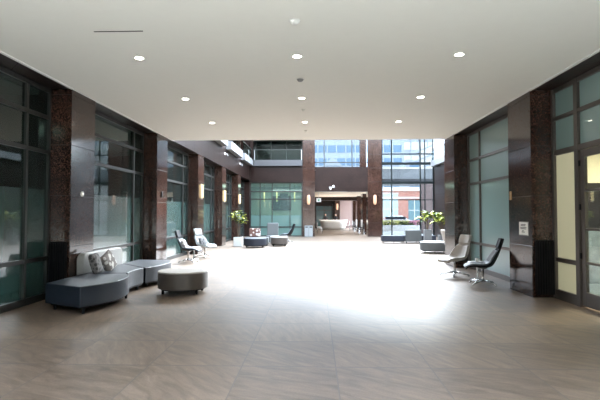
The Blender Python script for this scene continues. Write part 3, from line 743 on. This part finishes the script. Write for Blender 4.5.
# far right group
bench('bench', 'long dark navy bench in front of the curtain wall', 'bench', [(3.66, 25.5), (4.86, 25.5), (4.86, 26.1), (3.66, 26.1)], (0, 1, 2, 3), M['navy_d'],
      [(3.74, 25.58), (4.3, 25.58), (4.78, 25.58), (3.74, 26.0), (4.78, 26.0)], .42, legmat=M['metal'])
t, cx, cy = bench('sofa', 'grey high backed sofa seen from behind in front of the curtain wall', 'sofa', [(4.92, 25.6), (5.78, 25.6), (5.78, 26.5), (4.92, 26.5)], (0, 1, 2, 3), M['navy_d'],
      [(5.0, 25.7), (5.7, 25.7), (5.0, 26.4), (5.7, 26.4)], .42)
obj('backrest', boxes((4.92-cx, 5.78-cx, 25.48-cy, 25.6-cy, .1, .73)), M['midgrey'], t, bevel=.03)
bench('bench', 'short dark navy bench right of the grey sofa at the back', 'bench', [(5.84, 25.6), (6.6, 25.6), (6.6, 26.2), (5.84, 26.2)], (0, 1, 2, 3), M['navy_d'], [(5.92, 25.7), (6.5, 25.7), (5.92, 26.1), (6.5, 26.1)], .42)
bench('curved_ottoman', 'grey curved ottoman with backlight painted as a pale top behind the far right pillar', 'ottoman',
      [(4.32, 19.35), (4.5, 19.0), (5.0, 18.85), (5.55, 19.0), (5.75, 19.5), (5.5, 19.95), (4.6, 19.95)], (), M['midgrey'],
      [(4.5, 19.3), (4.85, 19.05), (5.2, 19.05), (5.5, 19.3), (4.65, 19.8), (5.4, 19.8)], .46, topmat=M['lightgrey'], legmat=M['metal'])  # backlight put into the colours: pale top over darker sides

# ------------------------------------------------------------------ plants
def plant(name, label, loc, pot, h, pot_dim, nleaf, spread, leafsize, mats, seed, tall=False):
    rnd = random.Random(seed)
    t = thing(name, label, 'plant', loc)
    w, ph = pot_dim
    obj('planter', boxes((-w/2, w/2, -w/2, w/2, 0, ph)), pot, t, bevel=.015)
    obj('soil', boxes((-w/2+.03, w/2-.03, -w/2+.03, w/2-.03, ph, ph+.01)), M['soil'], t)
    bm = bmesh.new(); tips = []
    for k in range(7):
        a = 2*PI*k/7 + rnd.uniform(-.3, .3); r = spread*rnd.uniform(.35, .9); hh = ph + (h-ph)*rnd.uniform(.62, .95)
        pts = [(0.02*math.cos(a), .02*math.sin(a), ph), (r*.35*math.cos(a), r*.35*math.sin(a), ph+(hh-ph)*.55), (r*math.cos(a), r*math.sin(a), hh)]
        tube(bm, pts, [.018, .012, .006], 6); tips.append(pts)
    obj('stem', bm, M['bark'], t)
    bm = bmesh.new(); bm2 = bmesh.new()
    for k in range(nleaf):
        pts = tips[k % 7]; f = rnd.uniform(.35, 1)
        p = Vector(pts[1]).lerp(Vector(pts[2]), f) + Vector((rnd.uniform(-.05, .05), rnd.uniform(-.05, .05), rnd.uniform(-.03, .06)))
        a = rnd.uniform(0, 2*PI); el = rnd.uniform(-.2, 1.0); L = leafsize*rnd.uniform(.7, 1.25); W = L*.28
        d = Vector((math.cos(a)*math.cos(el), math.sin(a)*math.cos(el), math.sin(el))); s = d.cross(Vector((0, 0, 1))).normalized(); u = s.cross(d)
        B = bm2 if (len(mats) > 1 and rnd.random() < .55) else bm
        rows = []
        for i in range(6):
            q = i/5; ww = W*math.sin(PI*min(1, q*.93+.05))**.8; c = p + d*L*q - u*(.35*L*q*q)
            rows.append((B.verts.new(c - s*ww + u*ww*.25), B.verts.new(c), B.verts.new(c + s*ww + u*ww*.25)))
        for r0, r1 in zip(rows, rows[1:]):
            B.faces.new((r0[0], r0[1], r1[1], r1[0])); B.faces.new((r0[1], r0[2], r1[2], r1[1]))
    obj('foliage', bm, mats[0], t, smooth=True, solid=.003)
    if len(mats) > 1: obj('foliage', bm2, mats[1], t, smooth=True, solid=.003)['label'] = 'yellow green leaves'
    else: bm2.free()
plant('potted_plant', 'leafy yellow green plant in a white cube planter by the left windows', (-3.80, 23.0, 0), M['pot_w'], 1.85, (.42, .46), 90, .42, .26, (M['leaf'], M['leaf_y']), 3)
plant('potted_plant', 'dark broad leaved plant in a tall grey planter before the curtain wall', (5.75, 24.0, 0), M['pot_g'], 1.75, (.36, .8), 60, .45, .30, (M['leaf'], M['leaf_y']), 5)
plant('potted_plant', 'yellow green plant partly hidden by the far right pillar', (6.05, 22.4, 0), M['pot_g'], 1.75, (.36, .6), 80, .5, .26, (M['leaf'], M['leaf_y']), 8)

# ------------------------------------------------------------------ bin, desk, people, passage chairs
b = thing('litter_bin', 'pale grey twin litter bin against the column left of the passage', 'bin', (-.44, YB-.42, 0))
obj('body', boxes((-.29, .29, -.2, .2, 0, .78)), simple('bin_grey', (.16, .17, .17), .4), b, bevel=.015)
for x in (-.145, .145): obj('door', boxes((x-.12, x+.12, -.212, -.2, .05, .62)), simple('bin_door_grey', (.22, .23, .23), .4), b, bevel=.006)
for x in (-.145, .145): obj('opening', boxes((x-.08, x+.08, -.208, -.2, .66, .72)), M['black'], b)

rd = thing('reception_desk', 'white boat shaped reception desk at the end of the passage', 'desk', (1.95, 48.8, 0))
bm = bmesh.new(); n = 24; rows = []
for zz, k, dy in ((.06, .84, .12), (.3, .89, .08), (.65, .95, .03), (.95, 1.0, 0)):
    rows.append([bm.verts.new((1.45*k*math.sin(a), -.9*math.cos(a)*k + dy*.3 + .3, zz)) for a in [(-PI/2 + PI*i/n) for i in range(n+1)]])
for a_, b_ in zip(rows, rows[1:]):
    for i in range(n): bm.faces.new((a_[i], a_[i+1], b_[i+1], b_[i]))
obj('front_panel', bm, M['white'], rd, smooth=True, solid=.04)
bm = bmesh.new()
pts = [(1.5*math.sin(a), -.94*math.cos(a)+.3) for a in [(-PI/2 + PI*i/n) for i in range(n+1)]] + [(1.05*math.sin(a), -.5*math.cos(a)+.3) for a in [(PI/2 - PI*i/n) for i in range(n+1)]]
prism(bm, pts, .95, .99); obj('worktop', bm, M['paper'], rd)
obj('plinth', prism(bmesh.new(), [(1.15*math.sin(a), -.7*math.cos(a)+.33) for a in [(-PI/2 + PI*i/n) for i in range(n+1)]], 0, .06), M['grey'], rd)

def person(loc, rz, label, arm):
    t = thing('person', label, 'person', loc, rz)
    J = dict(pel=((0, 0, .86), (.14, .10)), wa=((0, .0, 1.0), (.115, .085)), ch=((0, 0, 1.18), (.15, .10)), nb=((0, .0, 1.31), (.085, .07)), nk=((0, .005, 1.375), (.05, .05)), hd0=((0, .015, 1.44), (.065, .07)), hd=((0, .012, 1.53), (.075, .088)), top=((0, .0, 1.585), (.055, .06)))
    order = ['pel', 'wa', 'ch', 'nb', 'nk', 'hd0', 'hd', 'top']
    V = [J[k][0] for k in order]; R = [J[k][1] for k in order]; E = [(i, i+1) for i in range(7)]
    def add(par, pts):
        p = par
        for q, r in pts: V.append(q); R.append((r, r)); E.append((p, len(V)-1)); p = len(V)-1
    for s in (-1, 1):
        add(2, [((s*.17, 0, 1.28), .055), ((s*.21, .02, 1.06), .042), ((s*arm[0], arm[1], arm[2]), .033), ((s*(arm[0]-.08), arm[1]+.09, arm[2]+.0), .022)])
        add(0, [((s*.09, 0, .78), .095), ((s*.10, .015, .45), .062), ((s*.10, -.01, .09), .042), ((s*.11, .10, .035), .035)])
    me = bpy.data.meshes.new('body'); me.from_pydata(V, E, []); me.update()
    me.materials.append(M['dress'])
    o = bpy.data.objects.new('body', me); COL.objects.link(o); o.parent = t
    sk = o.modifiers.new('skin', 'SKIN'); sk.use_smooth_shade = True
    for i, r in enumerate(R): me.skin_vertices[0].data[i].radius = r
    me.skin_vertices[0].data[0].use_root = True
    sb = o.modifiers.new('sub', 'SUBSURF'); sb.levels = 1; sb.render_levels = 2
    # face and neck skin over the head, hair cap, hands
    bm = bmesh.new(); bmesh.ops.create_uvsphere(bm, u_segments=20, v_segments=14, radius=1)
    for v in bm.verts:
        x, y, z = v.co; v.co = (x*.078*(1-.18*max(0, -z)), y*.095 + .02 + (.018 if (y > .9 and abs(z) < .25) else 0), z*.115 + 1.50)
    obj('face', bm, M['skin'], t, smooth=True)
    for s in (-1, 1):
        bm = bmesh.new(); bmesh.ops.create_uvsphere(bm, u_segments=8, v_segments=6, radius=.011, matrix=Matrix.Translation((s*.03, .108, 1.515))); obj('eye', bm, M['hair'], t)
    bm = bmesh.new(); bmesh.ops.create_uvsphere(bm, u_segments=20, v_segments=14, radius=1)
    for v in bm.verts:
        x, y, z = v.co; v.co = (x*.092, y*.1 - .012, z*.12 + 1.53 - (.09 if (z < -.2 and y < .2) else 0))
    obj('hair', bm, M['hair'], t, smooth=True)
    for s in (-1, 1):
        hx, hy, hz = s*(arm[0]-.08), arm[1]+.09, arm[2]
        bm = bmesh.new(); tube(bm, [(hx+s*.01, hy-.02, hz), (hx-s*.01, hy+.03, hz), (hx-s*.015, hy+.07, hz-.004)], [.022, .03, .022], 10)
        for k in range(4):
            fx = hx - s*.015 + (k-1.5)*.015; L = (.05, .062, .058, .045)[k]
            tube(bm, [(fx, hy+.06, hz), (fx, hy+.06+L*.6, hz+.004), (fx, hy+.06+L, hz-.01)], [.009, .008, .006], 6)
        tube(bm, [(hx-s*.02, hy+.02, hz), (hx-s*.05, hy+.045, hz), (hx-s*.055, hy+.07, hz-.005)], [.01, .009, .007], 6)
        obj('hand', bm, M['skin'], t, smooth=True)
    return t
person((1.12, 49.75, 0), PI, 'dark haired person in black behind the left of the white desk', (.24, .16, 1.0))
person((2.2, 49.8, 0), PI-.2, 'dark haired person in black behind the middle of the white desk', (.25, .14, 1.0))

def cafe_chair(label, loc, rz, mat):
    t = thing('side_chair', label, 'chair', loc, rz, 'small chairs along the passage')
    obj('seat', boxes((-.22, .22, -.22, .22, .43, .47)), mat, t, bevel=.015)
    bm = bmesh.new(); prism(bm, [(-.22+.0, -.21), (-.19, -.22), (-.19, .22), (-.22, .21)], .50, .88); obj('backrest', bm, mat, t, bevel=.01)
    for x in (-.19, .19):
        for y in (-.19, .19): obj('leg', tube(bmesh.new(), [(x*1.1, y*1.1, 0), (x, y, .44)], .012, 8), M['metal'], t)
    obj('back_frame', boxes((-.215, -.195, -.18, -.16, .45, .6), (-.215, -.195, .16, .18, .45, .6)), M['metal'], t)
    return t
c1 = cafe_chair('white chair at the left side of the passage mouth', (.4, 38.5, 0), 0, M['white'])
dup(c1, (.35, 42.2, 0), .2, 'second white chair further along the passage left side')
c2 = cafe_chair('black chair in the first gap of the passage right pillars', (3.55, 39.6, 0), PI, M['blackfab'])
dup(c2, (3.5, 35.4, 0), PI, 'black chair right behind the passage column')
dup(c2, (3.5, 44.4, 0), PI-.3, 'black chair in the second gap of the passage right pillars')
dup(c1, (3.35, 48.1, 0), PI, 'white chair right of the white reception desk')

# ------------------------------------------------------------------ outside
struct('ground', boxes((-200, 300, -60, -14, -.3, -.1), (-200, -9.5, -14, 300, -.3, -.1), (9.5, 300, -14, 300, -.3, -.1), (-9.5, 9.5, 53.4, 300, -.3, -.1), (4.3, 9.5, 33.3, 53.4, 0, .01)), M['street'], 'pale street paving outside', 'ground')
struct('forecourt', boxes((-14, 14, -12, -1, -.1, .006)), M['bounce_stone'], 'unseen pale paving added behind the camera to bounce light inside', 'ground')  # added ground reflector that brightens the hall ceiling
# planter with flowers
pb = thing('flower_planter', 'long low planter of yellow and pink flowers outside the curtain wall', 'planter', (8.5, 44, 0.01))
obj('planter_box', boxes((-2.6, 4.2, -.5, .5, 0, .55)), M['stone'], pb, bevel=.02)
for nm, x0, x1, mt in (('yellow', -2.5, .3, M['fyel']), ('pink', .3, 4.1, M['fpink'])):
    bm = bmesh.new()
    for k in range(300):
        c = Vector((random.uniform(x0, x1), random.uniform(-.45, .45), random.uniform(.6, .98)))
        bmesh.ops.create_icosphere(bm, subdivisions=1, radius=random.uniform(.04, .08), matrix=Matrix.Translation(c))
    o = obj('flowers', bm, mt, pb); o['kind'] = 'stuff'; o['label'] = nm + ' flowers'
bm = bmesh.new()
for k in range(500):
    c = Vector((random.uniform(-2.5, 4.1), random.uniform(-.45, .45), random.uniform(.5, .85)))
    bmesh.ops.create_icosphere(bm, subdivisions=1, radius=random.uniform(.04, .08), matrix=Matrix.Translation(c))
o = obj('leaves', bm, M['leaf'], pb); o['kind'] = 'stuff'
# outdoor pillar beyond the glass
struct('pillar', boxes((8.6, 9.5, 37.5, 38.4, 0, 4.1)), M['pinkstone'], 'brown stone pillar outside behind the curtain wall', 'pillar')
# brick building
bb = thing('brick_building', 'red brick building across the street seen through the curtain wall', 'building', (11, 62, -.1))
obj('wall', boxes((-5, 12, 0, 8, 0, 5.2)), M['brick'], bb)
obj('cornice', boxes((-5.1, 12.1, -.25, 0, 4.75, 5.25)), M['stone'], bb)
obj('string_course', boxes((-5.1, 12.1, -.12, 0, 3.75, 3.95)), M['stone'], bb)
for x0, x1, z0, z1, m in ((-2.0, .0, .3, 4.4, M['stone']), (1.35, 2.95, .9, 3.5, M['bwin']), (4.2, 5.6, .9, 3.5, M['bwin']), (6.9, 8.3, .9, 3.5, M['bwin'])):
    w = obj('window', boxes((x0, x1, -.06, .0, z0, z1)), M['bwin'] if m is M['bwin'] else simple('pale_shopfront_glass', (.45, .55, .52), .2), bb)
    obj('window_bars', boxes(((x0+x1)/2-.05, (x0+x1)/2+.05, -.1, -.06, z0, z1), (x0, x1, -.1, -.06, (z0+z1)/2-.04, (z0+z1)/2+.04), (x0-.08, x1+.08, -.1, -.05, z1, z1+.12)), M['stone'], w)
# grey canopy bridge
cbg = thing('canopy', 'grey concrete canopy across the street above the brick building', 'canopy', (13.2, 42, 0))
obj('post', boxes((-8.5, -8.2, 1.5, 1.8, 0, 4.35)), M['stone'], cbg)
obj('slab', boxes((-8.6, -2.6, 0, 4, 4.35, 5.75)), simple('grey_canopy_panel', (.22, .23, .24), .6, var=.1, bscale=2), cbg)
obj('edge', boxes((-8.6, -2.55, -.08, 0, 5.65, 5.8)), M['stone'], cbg)
obj('soffit', boxes((-8.6, -2.6, -.02, 0, 4.35, 4.75)), M['concrete'], cbg)
# sloping glass stair roof on the right
gr = thing('glass_stair', 'white sloped glazed roof outside at the right end of the curtain wall', 'roof', (11.0, 46.6, 0))
bm = bmesh.new()
for k in range(4):
    tube(bm, [(-1.2+.0, .0, 5.0+k*.9), (2.6, 0, 6.5+k*.9)], .09, 8)
obj('rafters', bm, M['towerwhite'], gr); obj('roof_panel', boxes((-.4, 4, .3, .5, 0, 8.2)), M['stone'], gr)
# towers
def tower(label, loc, w, d, h, nb, mats):
    t = thing('office_tower', label, 'building', loc)
    obj('wall', boxes((-w/2, w/2, 0, d, 0, h)), mats[0], t)
    fh = h/nb
    for k in range(nb):
        obj('window_band', boxes((-w/2+.5, w/2-.5, -.15, 0, k*fh+fh*.3, k*fh+fh*.85)), mats[1], t)
    bm = bmesh.new(); x = -w/2+.5
    while x < w/2: box(bm, x-.12, x+.12, -.3, -.15, 0, h); x += 2.2
    obj('fins', bm, mats[0], t)
tower('pale blue glass tower beyond the passage, seen in the high window', (4, 110, -.1), 34, 10, 46, 15, (M['towerwhite'], M['towerglass']))
tower('pale office tower behind the curtain wall, top right', (38, 125, -.1), 30, 10, 50, 14, (M['towerwhite'], M['stone']))
tower('white office building behind the brick building', (19, 80, -.1), 7, 6, 11, 4, (M['towerwhite'], M['towerglass']))
# white glazed gable on the passage roof
gg = thing('gabled_skylight', 'white glazed gable rising above the passage roof in the high window', 'skylight', (1.75, 46, 3.51))
bm = bmesh.new()
for y in (0, 6):
    pass
prism_pts = [(-1.0, 2.86), (0, 3.75), (1.0, 2.86)]
a = [bm.verts.new((x, 0, z)) for x, z in prism_pts]; b_ = [bm.verts.new((x, 6, z)) for x, z in prism_pts]
bm.faces.new(a); bm.faces.new(b_[::-1])
for i in range(3): bm.faces.new((a[i], b_[i], b_[(i+1) % 3], a[(i+1) % 3]))
obj('roof', bm, M['towerwhite'], gg)
obj('wall', boxes((-1.75, 1.75, .1, 5.9, 0, 2.85)), M['towerwhite'], gg)
# white car
car = thing('car', 'white car parked outside beyond the flower planter', 'car', (8.6, 52, .0))
bm = bmesh.new()
prof = [(-2.1, .3), (-2.15, .75), (-1.9, .85), (-1.1, .95), (-.5, 1.42), (.9, 1.45), (1.6, 1.0), (2.1, .9), (2.15, .35)]
a = [bm.verts.new((x, -.85, z)) for x, z in prof]; b_ = [bm.verts.new((x, .85, z)) for x, z in prof]
bm.faces.new(a); bm.faces.new(b_[::-1])
for i in range(len(prof)): bm.faces.new((a[i], b_[i], b_[(i+1) % 9], a[(i+1) % 9]))
obj('car_body', bm, M['carpaint'], car, bevel=.06)
obj('side_window', prism(bmesh.new(), [(0, 0)]*0 or [(-.9, -.87), (1.3, -.87), (1.3, -.84), (-.9, -.84)], 1.0, 1.3), M['carglass'], car)
for x in (-1.35, 1.3):
    for y in (-.82, .82):
        obj('wheel', tube(bmesh.new(), [(x, y-.1, .33), (x, y+.1, .33)], .33, 24), M['tyre'], car)

# ------------------------------------------------------------------ camera, light, world
cam = bpy.data.cameras.new('camera'); co = bpy.data.objects.new('camera', cam); COL.objects.link(co)
F = 465
cam.sensor_width = 36; cam.lens = 36*F/600; cam.clip_start = .05; cam.clip_end = 600
yaw = math.atan(15/F); pit = math.atan(14/F)
co.location = (0, 0, 1.6); co.rotation_euler = (PI/2+pit, 0, yaw)
SC.camera = co

sun = bpy.data.lights.new('sun', 'SUN'); sun.energy = 5; sun.angle = math.radians(38); sun.color = (.90, .96, 1.0)
so = bpy.data.objects.new('sun', sun); COL.objects.link(so)
az, el = math.radians(24), math.radians(34)       # azimuth from +Y towards +X
d = Vector((math.sin(az)*math.cos(el), math.cos(az)*math.cos(el), math.sin(el)))
so.rotation_euler = d.to_track_quat('Z', 'Y').to_euler()

w = bpy.data.worlds.new('world'); SC.world = w; w.use_nodes = True; nt = w.node_tree
bg = nt.nodes['Background']
tc = N(nt, 'ShaderNodeTexCoord'); sp_ = N(nt, 'ShaderNodeSeparateXYZ'); nt.links.new(tc.outputs['Generated'], sp_.inputs[0])
rp = N(nt, 'ShaderNodeValToRGB'); nt.links.new(sp_.outputs[2], rp.inputs[0])
rp.color_ramp.elements[0].color = (.86, .93, 1, 1); rp.color_ramp.elements[1].color = (.62, .78, 1, 1)
nt.links.new(rp.outputs[0], bg.inputs[0]); bg.inputs[1].default_value = 4.0

vs = SC.view_settings; vs.view_transform = 'Standard'; vs.look = 'None'; vs.gamma = 1; vs.use_curve_mapping = False; vs.exposure = 2.02
